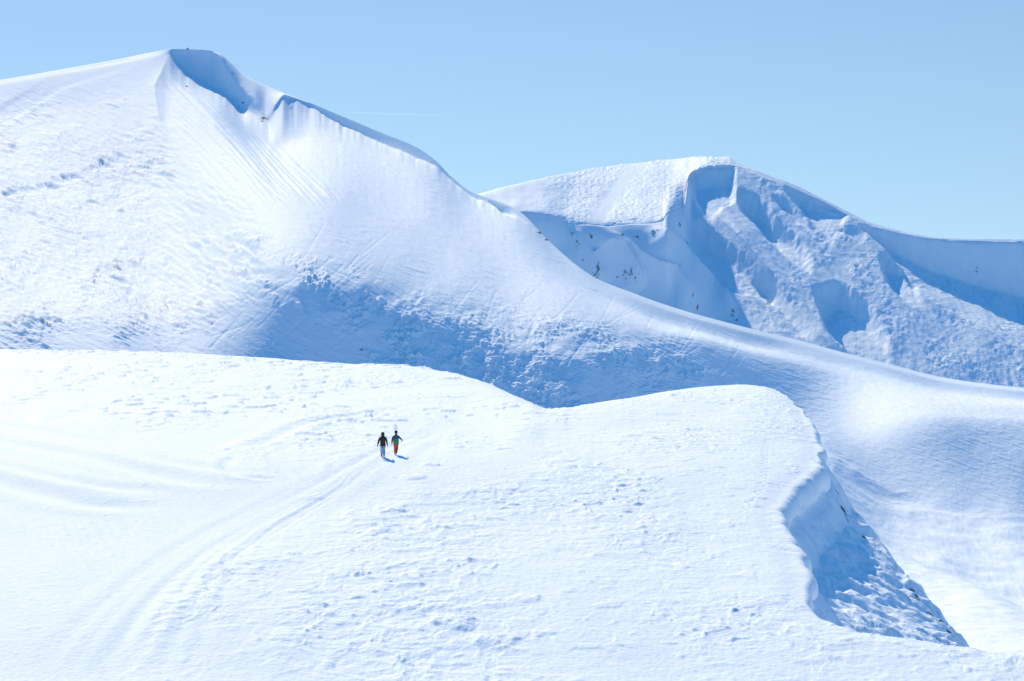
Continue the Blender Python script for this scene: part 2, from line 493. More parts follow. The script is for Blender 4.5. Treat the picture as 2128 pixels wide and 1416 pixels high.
zface -= np.where(sd > 0.2, 0.85 * (np.sqrt(back**2 + 0.5) - 0.707), 0)
NX2 = NX + gx * over; NY2 = NY + gy * over
NZ2 = np.maximum(zface, NZ - 60)
rockn = fbm(NX / 0.8, NY / 0.8, 4, 97)
rk = (np.abs(q) < 0.7) * (sd > 1.2) * sstep(0.45, 0.6, rockn + 0.25 * (NY > 144) - 0.35)
ground = grid_object('snow_field', NX2, NY2, NZ2, M_near,
    {'rough': np.clip(rough + 0.5 * (sd > 0.3), 0, 1.2), 'rock': np.where(sd > 1.2, rk, 0)},
    'near snow field of wind packed snow ending in a cornice')

# ================================================================== LOWER SLOPE beyond the cornice
UL = np.arange(1560, 2520, 3.0)
lc = [(1560, 990), (1700, 1055), (1790, 1104), (1850, 1138), (1900, 1163), (1960, 1192), (2020, 1216), (2080, 1245), (2128, 1270), (2300, 1350), (2520, 1450)]
low = Loft(UL, [(1700, ('d', 150), 1), (1480, ('d', 178), 20), (lambda u: curve(lc, u) * 0.55 + 1440 * 0.45, ('d', [(1560, 235), (1790, 226), (2128, 196), (2520, 165)]), 120),
                (lc, ('d', [(1560, 300), (1790, 282), (2128, 228), (2520, 190)]), 120), (lambda u: curve(lc, u) + 60, ('d', [(1560, 340), (2128, 262), (2520, 220)]), 16), (lambda u: curve(lc, u) + 300, ('d', [(1560, 400), (2128, 312), (2520, 270)]), 6)])
X, Y, Z = low.xyz()
hh = 0.25 * fbm(X / 9, Y / 14, 3, 201) + 0.05 * fbm(X / 1.4 + Y / 4, Y / 3 - X / 6, 4, 202) + 0.10 * np.maximum(ridged(X / 2.5 + Y / 6, Y / 6, 3, 203) - 0.7, 0)
grid_object('lower_slope', X, Y, Z + hh, M_near, {'rough': np.full_like(Z, 0.5), 'rock': np.zeros_like(Z)}, 'smooth snow slope falling away below the cornice')

# ================================================================== LEFT MOUNTAIN
UM = np.arange(-420, 2560, 2.0)
mc = [(-420, 240), (-200, 205), (0, 167), (120, 146), (230, 126), (330, 106), (360, 102), (400, 103), (440, 106), (458, 112), (478, 128), (500, 150),
      (530, 168), (560, 182), (640, 212), (720, 246), (800, 280), (860, 304), (900, 330), (940, 370), (980, 400), (1040, 420), (1065, 430), (1090, 448), (1140, 500),
      (1200, 553), (1240, 580), (1330, 615), (1430, 648), (1530, 675), (1650, 705), (1760, 735), (1860, 760), (1960, 784), (2060, 799), (2128, 806), (2350, 824), (2560, 850)]
lineA = [(-420, 800), (0, 795), (300, 800), (600, 850), (900, 880), (1140, 905), (1400, 920), (1560, 925), (1640, 935), (1720, 960), (1790, 1000), (1850, 1030), (1920, 1050), (2000, 1063), (2128, 1078), (2350, 1085), (2560, 1100)]
lineB = [(-420, 690), (0, 690), (250, 690), (400, 660), (500, 600), (580, 555), (660, 560), (760, 600), (850, 635), (1000, 680), (1140, 712), (1260, 728), (1400, 742), (1520, 790), (1600, 830), (1680, 870), (1750, 905), (1800, 900), (1850, 880), (1950, 862), (2128, 868), (2350, 890), (2560, 910)]
lineC = [(-420, 480), (0, 430), (300, 400), (460, 330), (600, 380), (750, 440), (900, 495), (1040, 555), (1140, 600), (1240, 645), (1430, 690), (1560, 725), (1650, 750), (1860, 805), (2000, 828), (2128, 840), (2350, 850), (2560, 880)]
baseM = [(-420, 960), (1100, 980), (1500, 1000), (1600, 1080), (1700, 1250), (1800, 1330), (2560, 1440)]
offD_pts = [(-420, 10), (335, 9), (352, 10), (362, 18), (375, 30), (400, 48), (420, 60), (470, 74), (500, 76), (530, 68), (545, 72), (557, 74), (574, 38), (592, 6), (640, 6), (680, 12), (730, 18), (800, 20), (860, 20), (905, 10), (940, 8), (1000, 10), (1060, 12), (1150, 10), (2560, 6)]
offE_pts = [(-420, 3), (452, 3), (470, 16), (500, 28), (530, 38), (552, 56), (572, 32), (592, 3), (635, 2), (2560, 3)]
def offD(u):
    jag = 2.2 * noise(u / 19.0, u * 0 + 0.5, 71) + 1.6 * noise(u / 6.0, u * 0 + 0.5, 72)
    return curve(offD_pts, u) + jag * sstep(355, 380, u) * (1 - sstep(1000, 1150, u)) * np.where((u > 560) & (u < 600), 0.3, 1)
def offE(u): return curve(offE_pts, u)
mc_d = [(-420, 900), (0, 925), (340, 925), (450, 915), (560, 897), (700, 852), (900, 772), (1000, 730), (1140, 676), (1240, 650), (1430, 645), (1530, 650), (1650, 662), (1860, 664), (2128, 652), (2560, 650)]
wid = [(-420, 9), (315, 9), (345, 5), (370, 0), (940, 0), (1150, 3), (1300, 7), (2560, 6)]
off0 = [(-420, 60), (340, 75), (420, 115), (500, 128), (560, 122), (640, 66), (860, 52), (1000, 40), (1150, 34), (2560, 25)]
strip = [(440, 0), (470, 9), (500, 17), (530, 25), (556, 31), (582, 20), (608, 8), (645, 0)]
def mc_off(o): return lambda u: curve(mc, u) + (o(u) if callable(o) else curve(o, u))
mt = Loft(UM, [
    (baseM, ('d', [(-420, 420), (1450, 430), (1680, 385), (1830, 350), (2560, 330)]), 4),
    (lineA, ('d', [(-420, 500), (0, 497), (600, 485), (1100, 487), (1400, 505), (1560, 520), (1700, 530), (1850, 526), (2000, 516), (2128, 506), (2560, 490)]), 150),
    (lineB, ('s', [(-420, 14), (300, 16), (480, 21), (560, 30), (640, 35), (740, 36), (820, 33), (900, 26), (1000, 24), (1120, 28), (1280, 35), (1400, 33), (1500, 22), (1600, 9), (1720, 7), (1800, 12), (1900, 25), (2000, 29), (2560, 29)]), 190),
    (lineC, ('s', [(-420, 9), (300, 10), (600, 10), (900, 10), (1140, 12), (1300, 14), (1450, 15), (1560, 12), (1700, 9), (1900, 7), (2560, 6)]), 170),
    (mc_off(off0), ('d', lambda u: curve(mc_d, u) - 0.70 * curve(off0, u)), 130),
    (mc_off(offD), ('d', lambda u: curve(mc_d, u) - 0.118 * offD(u) - smooth1(curve(wid, u), 25) - smooth1(curve(strip, u), 9)), 70),
    (mc_off(offE), ('d', lambda u: curve(mc_d, u) - 0.118 * offE(u) * (1 - sstep(455, 470, u) * (1 - sstep(560, 580, u))) - 0.4 * smooth1(curve(wid, u), 25) - smooth1(curve(strip, u), 9)), 40),
    (mc, ('d', mc_d), 16),
    (mc_off([(-420, 40), (2560, 40)]), ('s', -14), 12),
    (mc_off([(-420, 220), (2560, 220)]), ('s', -24), 8),
], smooth=221, vsmooth=[1, 90, 110, 90, 50, 3, 3, 1, 1, 1])
X, Y, Z = mt.xyz()
MU, MV = mt.U, mt.V
print('MT d crest', mt.Dk[7][::150].round())
fm = np.where(mt.t <= 7.0, 1.0, 0.35)
edge = 1 - sstep(3.9, 4.95, mt.t)[:, None] * 0.85
S = (MU - CU) / F * 700; T = -(MV - CV) / F * 700     # surface coordinates in metres (at 700 m)
h = np.zeros_like(Z)
# broad undulation
h += 2.0 * fbm(S / 45, T / 45, 2, 301)
# wind-scoured streaks that run down to the right
a = math.radians(-27)
Sa = S * math.cos(a) + T * math.sin(a); Ta = -S * math.sin(a) + T * math.cos(a)
scour = poly_mask(MU, MV, [(-500, 230), (150, 230), (330, 250), (420, 420), (560, 520), (500, 640), (330, 700), (150, 720), (-500, 740)], 60, 40, 120, 8)
st = ridged(Sa / 7 + 0.4 * fbm(S / 6, T / 6, 2, 305), Ta / 1.6, 4, 302, 0.55)
calm = 1 - 0.6 * sstep(1450, 1700, MU)
h += (0.07 + 0.30 * scour) * calm * np.maximum(st - 0.1, 0) * (0.4 + 0.6 * sstep(-0.3, 0.4, fbm(S / 14, T / 10, 3, 303)))
h += (0.035 + 0.12 * scour) * calm * fbm(Sa / 3.0, Ta / 1.1, 4, 304, 0.6)
# sparse hard-edged wind marks, in drifts
a3 = math.radians(-20)
Sd = S * math.cos(a3) + T * math.sin(a3); Td = -S * math.sin(a3) + T * math.cos(a3)
clus = sstep(-0.15, 0.55, fbm(S / 16 + 4, T / 10, 3, 341))
das = 0.8 * np.maximum(noise(Sd / 7.5, Td / 0.62, 342) - 0.20, 0) + 0.8 * np.maximum(noise(Sd / 3.4, Td / 0.36, 343) - 0.22, 0)
h += das * clus * (0.30 + 1.35 * scour) * calm
# fine fall-line ribbing below the summit
rib = poly_mask(MU, MV, [(330, 150), (380, 170), (560, 300), (700, 420), (520, 420), (400, 330)], 30, 10, 60, 7)
a2 = math.radians(-48)
h += rib * 0.38 * noise((S * math.cos(a2) + T * math.sin(a2)) / 14, (-S * math.sin(a2) + T * math.cos(a2)) / 0.9, 306)
# wall of old avalanche debris
deb = poly_mask(MU, MV, [(460, 490), (560, 500), (680, 560), (760, 570), (840, 640), (960, 700), (1060, 760), (1200, 820), (1250, 900), (1000, 900), (860, 790), (760, 720), (700, 660), (560, 610), (480, 560)], 26, 24, 70, 12)
deb2 = poly_mask(MU, MV, [(820, 600), (1000, 620), (1250, 680), (1420, 720), (1500, 790), (1400, 860), (1200, 900), (1000, 800), (850, 700)], 40, 30, 80, 13)
blk = fbm(S / 2.6, T / 2.2, 4, 310, 0.6)
h += 0.075 * fbm(Sd / 1.6, Td / 0.55, 3, 344, 0.7) * calm * (0.25 + 0.75 * np.maximum(scour, deb2)) * (0.3 + 1.0 * sstep(-.3, .4, fbm(S / 25, T / 12, 2, 345)))
h += sstep(1400, 1650, MU) * (0.06 * fbm(Sd / 3.0, Td / 0.8, 4, 361, 0.65) + 0.18 * np.maximum(noise(Sd / 9, Td / 0.9, 362) - 0.3, 0))
h += (deb + deb2) * 0.55 * fbm(S / 11, T / 8, 2, 318)
pch = sstep(-0.25, 0.35, fbm(S / 9, T / 7, 3, 315))
h += deb * pch * (0.7 * np.maximum(blk, -0.1) + 0.2 * ridged(S / 1.6, T / 1.3, 3, 311))
pch2 = 0.25 + 0.75 * sstep(-0.3, 0.4, fbm(S / 12 + 9, T / 9, 3, 316))
h += deb2 * pch2 * (0.20 * ridged(Sa / 4.0, Ta / 2.2, 4, 312, 0.6) + 0.14 * fbm(S / 1.5, T / 1.5, 3, 313))
# criss-cross ski scratches
rnd = random.Random(4)
for k in range(150):
    if k < 70: u0, v0 = rnd.uniform(430, 760), rnd.uniform(530, 740)
    else: u0, v0 = rnd.uniform(820, 1500), rnd.uniform(640, 850)
    ang = math.radians(rnd.choice([rnd.gauss(-35, 8), rnd.gauss(30, 10), rnd.gauss(-50, 8)]))
    ln = rnd.uniform(30, 110)
    pts = [(u0, v0), (u0 + ln * math.cos(ang) * 0.5, v0 + ln * math.sin(ang) * 0.5 + rnd.uniform(-4, 4)), (u0 + ln * math.cos(ang), v0 + ln * math.sin(ang))]
    xs = [p[0] for p in pts]; ys = [p[1] for p in pts]
    i0, i1 = [int(np.clip((x - UM[0]) / 2, 0, len(UM) - 1)) for x in (min(xs) - 8, max(xs) + 8)]
    sub = (slice(None), slice(i0, i1))
    m = (MV[sub] > min(ys) - 8) & (MV[sub] < max(ys) + 8) & (mt.t[:, None] < 5.9)
    d, sg, _ = line_dist(MU[sub][m], MV[sub][m], pts)
    hs = h[sub]; hs[m] -= rnd.uniform(.03, .10) * np.exp(-(d / 1.9)**2); h[sub] = hs
# carve shadowed hollows: (polygon, head line, depth)
def carve(U, V, pts, head, tip, depth, soft, jag, seed):
    m = poly_mask(U, V, pts, soft, jag, 32, seed)
    ax, ay = tip[0] - head[0], tip[1] - head[1]
    t = np.clip(((U - head[0]) * ax + (V - head[1]) * ay) / (ax * ax + ay * ay), 0, 1)
    return -depth * m * (1 - t) ** 0.85
hn = h; h = np.zeros_like(Z)
h += carve(MU, MV, [(230, 575), (280, 590), (278, 602), (255, 598)], (232, 575), (280, 604), 1.8, 3, 3, 34)
h += carve(MU, MV, [(1015, 418), (1060, 432), (1074, 452), (1045, 442)], (1015, 418), (1075, 455), 2.5, 3, 3, 35)
for i in range(14):   # ragged ledge on the far left flank
    u = 4 + i * 18 + rnd.uniform(-5, 5); v = 405 - i * 6.2 + rnd.uniform(-5, 5)
    h += carve(MU, MV, [(u, v - 6), (u + 14, v - 5), (u + 34, v + 5), (u + 26, v + 7), (u + 6, v + 2)], (u, v - 5), (u + 36, v + 8), rnd.uniform(.6, 1.8), 3, 3, 36 + i)
h = hn + h
hc = h - hn
# summit ridge break: sharp rib running down from the summit
d, sg, al = line_dist(MU, MV, [(355, 104), (335, 150), (320, 180), (330, 260), (370, 330), (400, 390)])
h += 1.6 * np.exp(-d / 16) * (1 - al) * (mt.t[:, None] < 7.0)
tng = poly_mask(MU, MV, [(350, 104), (440, 100), (470, 130), (520, 190), (565, 262), (500, 235), (430, 180)], 8)
h += tng * (0.5 * fbm(S / 2.5, T / 2.0, 4, 350, 0.6) + 0.35 * ridged(S / 5 - T / 6, T / 3, 3, 351))
# groomed descent on the upper left
d, sg, al = line_dist(MU, MV, [(260, 125), (120, 170), (30, 225), (-60, 290), (-300, 420)])
h -= 0.5 * (1 - sstep(10, 22, d)) * (mt.t[:, None] < 5.9)
# small wave ledges in the valley floor at right
val = poly_mask(MU, MV, [(1680, 900), (1760, 960), (1900, 1040), (2560, 1100), (2560, 1400), (1800, 1250), (1690, 1000)], 20)
vx = X; vy = Y
h += val * (0.6 * np.maximum(ridged(vx / 30 + vy / 60, vy / 40 - vx / 60, 3, 330) - 0.45, 0) + 0.35 * fbm(vx / 14, vy / 28, 3, 331))
Z = Z + (h - hc) * fm[:, None] * edge + hc * (mt.t[:, None] < 7.0)
rock = np.zeros_like(Z)
for (u, v, w, hh_) in [(548, 250, 12, 7), (505, 214, 3, 3), (388, 176, 4, 3), (1122, 480, 10, 14), (1135, 497, 6, 6), (605, 226, 4, 4), (752, 715, 6, 4)]:
    rock = np.maximum(rock, np.exp(-((MU - u) / w)**2 - ((MV - v) / hh_)**2))
rock = sstep(0.5, 0.62, rock * (0.75 + 0.7 * fbm(S / 1.0, T / 0.7, 3, 340)))
MX, MY, MZ = X, Y, Z
grid_object('mountain', X, Y, Z, M_mid, {'rough': 0.35 + 0.65 * np.clip(scour + deb + deb2, 0, 1), 'rock': rock}, 'broad snow covered mountain on the left with a summit cornice')
SUMMIT = None

# ================================================================== FAR MOUNTAIN
UFm = np.arange(880, 2620, 2.0)
sky_v = [(880, 430), (940, 418), (1000, 402), (1050, 388), (1100, 377), (1160, 364), (1230, 352), (1320, 340), (1400, 331), (1470, 326), (1515, 327), (1528, 334), (1545, 343),
         (1600, 365), (1650, 384), (1700, 408), (1760, 439), (1800, 459), (1850, 475), (1900, 487), (1960, 495), (2050, 497), (2128, 497), (2620, 510)]
rim_v = [(880, 470), (1060, 440), (1100, 443), (1140, 448), (1158, 456), (1180, 465), (1220, 467), (1265, 471), (1310, 467), (1355, 465), (1377, 461), (1384, 449), (1400, 437), (1418, 428), (1424, 410), (1427, 385), (1431, 366), (1445, 355),
         (1470, 347), (1500, 346), (1524, 345), (1545, 352), (1600, 372), (1700, 414), (1800, 464), (1900, 491), (2000, 500), (2128, 502), (2620, 515)]
foot_v = lambda u: curve(mc, u) + 80
face_s = [(880, 42), (1300, 42), (1420, 36), (1520, 32), (1700, 31), (1900, 31), (2128, 31), (2620, 31)]
d6 = [(880, 560), (1500, 500), (1600, 520), (1780, 540), (1850, 570), (1900, 606), (1960, 640), (2040, 680), (2128, 732), (2300, 800), (2620, 900)]
KF = math.tan(math.radians(26.5))
def planar(vfun, left, a, b):
    def fn(u):
        v = vfun(u); p = KF * 1285 / (KF - (CV - v) / F); w = sstep(a, b, u)
        return curve(left, u) * (1 - w) + p * w
    return fn
foot1 = lambda u: np.minimum(curve(mc, u) + 40, curve(d6, u) + 130)
def foot2(u):
    return curve([(880, 505), (1060, 500), (1180, 520), (1300, 522), (1380, 500), (1420, 450), (1440, 432), (1465, 438), (1520, 492), (1570, 547), (1610, 590), (1680, 605), (1760, 590), (1830, 562), (1850, 564),
                  (1900, 600), (1960, 634), (2040, 674), (2128, 726), (2300, 794), (2620, 894)], u)
fr = Loft(UFm, [
    (lambda u: curve(mc, u) + 150, ('d', [(880, 1140), (1600, 1120), (2620, 1100)]), 4),
    (lambda u: np.minimum(curve(mc, u) + 40, curve(d6, u) + 130), ('d', planar(foot1, [(880, 1160), (1060, 1172), (1180, 1176), (2620, 1184)], 1405, 1500)), 60),
    (foot2, ('d', planar(foot2, [(880, 1142), (1060, 1164), (1180, 1188), (1380, 1203), (2620, 1210)], 1382, 1440)), 190),
    (rim_v, ('d', planar(lambda u: curve(rim_v, u), [(880, 1150), (1060, 1178), (1180, 1202), (1377, 1222), (2620, 1225)], 1372, 1436)), 210),
    (lambda u: 0.5 * (smooth1(curve(rim_v, u), 60) + curve(sky_v, u)) , ('s', [(880, 9), (1500, 10), (1560, 20), (2620, 20)]), 60),
    (sky_v, ('s', [(880, 8), (1500, 9), (1560, 14), (2620, 12)]), 60),
    (lambda u: curve(sky_v, u) + 25, ('s', -8), 8),
    (lambda u: curve(sky_v, u) + 200, ('s', -20), 6),
], smooth=61, vsmooth=[1, 21, 13, 1, 1, 1, 1, 1])
X, Y, Z = fr.xyz()
FU, FV = fr.U, fr.V
print('FAR d', fr.Dk[:, ::120].round())
SC = 1200.0 / F
S = (FU - CU) * SC; T = -(FV - CV) * SC
tt = fr.t[:, None]
onface = (1 - sstep(2.9, 3.0, tt)) * np.ones_like(Z)
plate = sstep(3.0, 3.05, tt) * np.ones_like(Z)
h = np.zeros_like(Z)
# plateau texture with a smooth descent line through it
d, _, _ = line_dist(FU, FV, [(1335, 332), (1310, 358), (1290, 385), (1262, 425), (1235, 468)])
gl = 1 - 0.8 * (1 - sstep(8, 24, d))
h += plate * gl * ((1 - 0.85 * sstep(1500, 1560, FU)) * 0.35 * ridged(S / 3, T / 1.2, 4, 401, 0.6) * sstep(1080, 1200, FU) + 0.5 * (1 - 0.7 * sstep(1500, 1560, FU)) * fbm(S / 12, T / 6, 2, 402))
# face relief
h += onface * (0.17 * fbm(S / 2.6, T / 2.6, 4, 413, 0.6) * sstep(1440, 1560, FU) * sstep(-0.3, 0.3, fbm(S / 22, T / 22, 2, 414)))
h += onface * (0.9 * fbm(S / 30, T / 30, 2, 410) + 0.26 * ridged(S / 5 + T / 8, T / 6 - S / 9, 4, 411, 0.6) * sstep(1420, 1500, FU) * (0.3 + 0.7 * sstep(-.2, .4, fbm(S / 15, T / 15, 2, 412))))
# couloirs: steep head wall, floor that climbs back to the slope along the light, so each lies in its own head's shadow
def couloir(pts, head, tip, fac=0.8, soft=5, jag=2, seed=0, s_deg=26.5):
    global h
    m = poly_mask(FU, FV, pts, soft, jag, 18, seed)
    dv = tip[1] - head[1]; k = math.tan(math.radians(s_deg)) * 0.951
    L = dv * 0.255 / k; H = L * (0.649 - k) * fac * 0.88
    ax, ay = tip[0] - head[0], tip[1] - head[1]
    t = np.clip(((FU - head[0]) * ax + (FV - head[1]) * ay) / (ax * ax + ay * ay), 0, 1)
    h -= (tt < 3.0) * m * H * sstep(0, 0.2, t) * (1 - t)
for i, c in enumerate([([(1436, 352), (1470, 347), (1524, 345), (1523, 418), (1502, 428), (1478, 466), (1456, 432), (1440, 395)], (1478, 340), (1484, 472), .85, 6),
        ([(1530, 388), (1575, 418), (1606, 455), (1650, 492), (1678, 528), (1690, 578), (1652, 548), (1608, 512), (1576, 470), (1548, 440)], (1536, 385), (1694, 585), .85),
        ([(1628, 384), (1692, 410), (1758, 446), (1752, 472), (1730, 505), (1700, 476), (1668, 432)], (1640, 378), (1738, 512), .9),
        ([(1600, 402), (1640, 424), (1692, 470), (1745, 516), (1700, 494), (1648, 452)], (1602, 398), (1750, 522), .5),
        ([(1738, 474), (1802, 480), (1812, 494), (1785, 505)], (1742, 468), (1795, 510), .9),
        ([(1828, 522), (1872, 550), (1902, 588), (1918, 642), (1880, 624), (1848, 588)], (1830, 518), (1922, 650), .9),
        ([(1556, 566), (1605, 588), (1660, 648), (1700, 690), (1716, 716), (1660, 694), (1620, 640)], (1560, 562), (1722, 722), .5),
        ([(1690, 592), (1742, 590), (1800, 636), (1840, 698), (1852, 762), (1782, 744), (1722, 694)], (1700, 584), (1856, 770), .8),
        ([(1424, 446), (1462, 464), (1490, 492), (1522, 518), (1570, 564), (1606, 606), (1616, 648), (1560, 606), (1500, 608), (1455, 560), (1420, 490)], (1440, 430), (1616, 658), .6, 6),
        ([(1590, 440), (1615, 470), (1640, 515), (1622, 505), (1600, 470)], (1590, 438), (1645, 520), .4)]):
    couloir(*c[:4], seed=480 + i, soft=c[4] + 3 if len(c) > 4 else 10)
# runnels down the fall line
ar = math.radians(-50)
Sr = S * math.cos(ar) + T * math.sin(ar); Tr = -S * math.sin(ar) + T * math.cos(ar)
h += onface * sstep(1420, 1540, FU) * (0.55 * noise(Sr / 26, Tr / 3.4 + 0.5 * fbm(S / 12, T / 12, 2, 471), 470) + 0.25 * noise(Sr / 12, Tr / 1.5, 472))
# low ribs in the shaded bowl
def rib_add(pts, A, wl, wr):
    us = [p[0] for p in pts]; vs = [p[1] for p in pts]; mg = 4 * max(wl, wr)
    m = (FU > min(us) - mg) & (FU < max(us) + mg) & (FV > min(vs) - mg) & (FV < max(vs) + mg) & (tt < 3.0)
    d, sg, al = line_dist(FU[m], FV[m], pts)
    h[m] += A * np.exp(-d / np.where(sg > 0, wl, wr)) * sstep(0, 0.30, al) * (1 - sstep(0.85, 1.0, al))
for a in [([(1195, 468), (1212, 510), (1232, 545), (1260, 600)], 4, 10, 18), ([(1222, 548), (1250, 543), (1276, 537), (1300, 548), (1318, 575), (1338, 608)], 9, 22, 10),
          ([(1256, 472), (1300, 522), (1330, 555), (1375, 580), (1408, 590), (1424, 612), (1455, 655)], 8, 18, 14), ([(1350, 464), (1395, 505), (1430, 545), (1460, 580), (1490, 610), (1530, 665)], 8, 30, 16),
          ([(1448, 402), (1470, 436), (1520, 490), (1570, 545), (1610, 592), (1650, 650), (1720, 740), (1760, 800)], 5, 8, 40)]:
    rib_add(*a)
# the big shaded headwall at right, scooped below the crest
m6 = poly_mask(FU, FV, [(1790, 470), (1850, 482), (1900, 492), (2000, 501), (2620, 516), (2620, 930), (2300, 815), (2128, 730), (2040, 682), (1960, 640), (1905, 602), (1870, 545), (1830, 505)], 5, 3, 30, 440)
df = curve(d6, FU); rf = curve(rim_v, FU)
t6 = np.clip((FV - rf) / np.maximum(df - rf, 20), 0, 1)
h -= (tt < 3.0) * m6 * 0.115 * (df - rf) * sstep(0, 0.16, t6) * (1 - t6)
Z = Z + h
rock = np.zeros_like(Z)
for (u, v, w, hh_) in [(1300, 590, 30, 16), (1325, 600, 14, 8), (1240, 575, 14, 18), (1437, 640, 12, 16), (1450, 650, 10, 8), (1520, 655, 12, 16), (1530, 668, 8, 5),
                       (1324, 500, 8, 10), (1360, 492, 10, 12), (1413, 475, 6, 16), (1425, 484, 8, 6), (1235, 476, 7, 4), (1190, 490, 6, 14), (1228, 500, 8, 12), (1295, 515, 5, 8),
                       (1340, 530, 5, 7), (2110, 527, 18, 3), (2030, 517, 3, 3), (1200, 515, 6, 14), (1212, 545, 6, 10)]:
    rock = np.maximum(rock, np.exp(-((FU - u) / w)**2 - ((FV - v) / hh_)**2))
rn = fbm(S / 1.5, T / 0.9, 4, 450, 0.6)
rock = sstep(0.73, 0.83, rock * (0.50 + 0.85 * rn)) * (tt < 3.0)
Z += rock * 0.6
grid_object('far_mountain', X, Y, Z, M_far, {'rough': 0.4 + 0.6 * sstep(1400, 1560, FU) * onface, 'rock': rock}, 'farther flat topped snow mountain with a shaded headwall')

# ================================================================== WALKERS
def plain(name, color, rough=0.8, color2=None, scale=30.0, lo=0.42, hi=0.58):
    m, nt, b = new_mat(name)
    b.inputs['Roughness'].default_value = rough
    b.inputs['Specular IOR Level'].default_value = 0.2
    tc = nt.nodes.new('ShaderNodeTexCoord'); n = nt.nodes.new('ShaderNodeTexNoise')
    n.inputs['Scale'].default_value = scale; n.inputs['Detail'].default_value = 4
    nt.links.new(tc.outputs['Object'], n.inputs['Vector'])
    rp = nt.nodes.new('ShaderNodeValToRGB')
    c2 = color2 or tuple(c * 0.75 for c in color)
    rp.color_ramp.elements[0].position = lo; rp.color_ramp.elements[0].color = (*c2, 1)
    rp.color_ramp.elements[1].position = hi; rp.color_ramp.elements[1].color = (*color, 1)
    nt.links.new(n.outputs['Fac'], rp.inputs['Fac']); nt.links.new(rp.outputs[0], b.inputs['Base Color'])
    bp = nt.nodes.new('ShaderNodeBump'); bp.inputs['Distance'].default_value = 0.01
    n3 = nt.nodes.new('ShaderNodeTexNoise'); n3.inputs['Scale'].default_value = 14
    nt.links.new(tc.outputs['Object'], n3.inputs['Vector'])
    nt.links.new(n3.outputs['Fac'], bp.inputs['Height']); nt.links.new(bp.outputs[0], b.inputs['Normal'])
    return m

def skin_mesh(name, chains, material, parent, squash=None, sub=2, wrinkle=0.0):
    """one continuous surface grown on joint chains; chain = list of (x, y, z, radius); equal points are shared"""
    import bmesh
    bm = bmesh.new(); lay = bm.verts.layers.skin.verify(); seen = {}
    for ch in chains:
        prev = None
        for (x, y, z, rad) in ch:
            k = (round(x, 4), round(y, 4), round(z, 4))
            if k not in seen:
                v = bm.verts.new((x, y, z)); v[lay].radius = (rad, rad); seen[k] = v
                if len(seen) == 1: v[lay].use_root = True
            v = seen[k]
            if prev is not None and prev is not v and bm.edges.get((prev, v)) is None: bm.edges.new((prev, v))
            prev = v
    me = bpy.data.meshes.new(name + '_rig'); bm.to_mesh(me); bm.free()
    tmp = bpy.data.objects.new(name + '_rig', me); col.objects.link(tmp)
    sk = tmp.modifiers.new('skin', 'SKIN'); sk.use_smooth_shade = True
    sb = tmp.modifiers.new('sub', 'SUBSURF'); sb.levels = sub; sb.render_levels = sub
    dg = bpy.context.evaluated_depsgraph_get(); dg.update()
    out = bpy.data.meshes.new_from_object(tmp.evaluated_get(dg))
    bpy.data.objects.remove(tmp); bpy.data.meshes.remove(me)
    n = len(out.vertices); co = np.empty(n * 3); out.vertices.foreach_get('co', co); co = co.reshape(-1, 3)
    if squash: co = squash(co)
    if wrinkle:
        w = fbm(co[:, 0] * 9 + co[:, 1] * 5, co[:, 2] * 16, 3, 501) * wrinkle
        nr = np.empty(n * 3); out.vertices.foreach_get('normal', nr); co = co + nr.reshape(-1, 3) * w[:, None]
    out.vertices.foreach_set('co', co.ravel())
    out.polygons.foreach_set('use_smooth', np.ones(len(out.polygons), bool))
    out.update()
    out.name = name; out.materials.clear(); out.materials.append(material)
    ob = bpy.data.objects.new(name, out); col.objects.link(ob); ob.parent = parent
    return ob

def loft_mesh(name, rings, material, parent, n=28, caps=True):
    """rings: (cx, cy, z, rx, ry)"""
    vs, fs = [], []
    for (cx, cy, z, rx, ry) in rings:
        for k in range(n):
            a = 2 * math.pi * k / n
            w = 1 + 0.03 * math.sin(3 * a + 9 * z) + 0.02 * math.sin(7 * a + 23 * z)
            vs.append((cx + rx * w * math.cos(a), cy + ry * w * math.sin(a), z))
    for i in range(len(rings) - 1):
        for k in range(n):
            fs.append((i*n + k, i*n + (k+1) % n, (i+1)*n + (k+1) % n, (i+1)*n + k))
    if caps:
        fs.append(tuple(range(n))[::-1]); fs.append(tuple(range((len(rings)-1)*n, len(rings)*n)))
    me = bpy.data.meshes.new(name); me.from_pydata(vs, [], fs); me.update()
    me.polygons.foreach_set('use_smooth', np.ones(len(me.polygons), bool))
    me.materials.append(material)
    ob = bpy.data.objects.new(name, me); col.objects.link(ob); ob.parent = parent
    return ob

def flat_torso(f, cy=0.0, xlim=0.26):
    def fn(co):
        w = 1 - sstep(xlim - 0.08, xlim, np.abs(co[:, 0]))
        k = 1 - (1 - f) * w
        co[:, 1] = cy + (co[:, 1] - cy) * k
        return co
    return fn

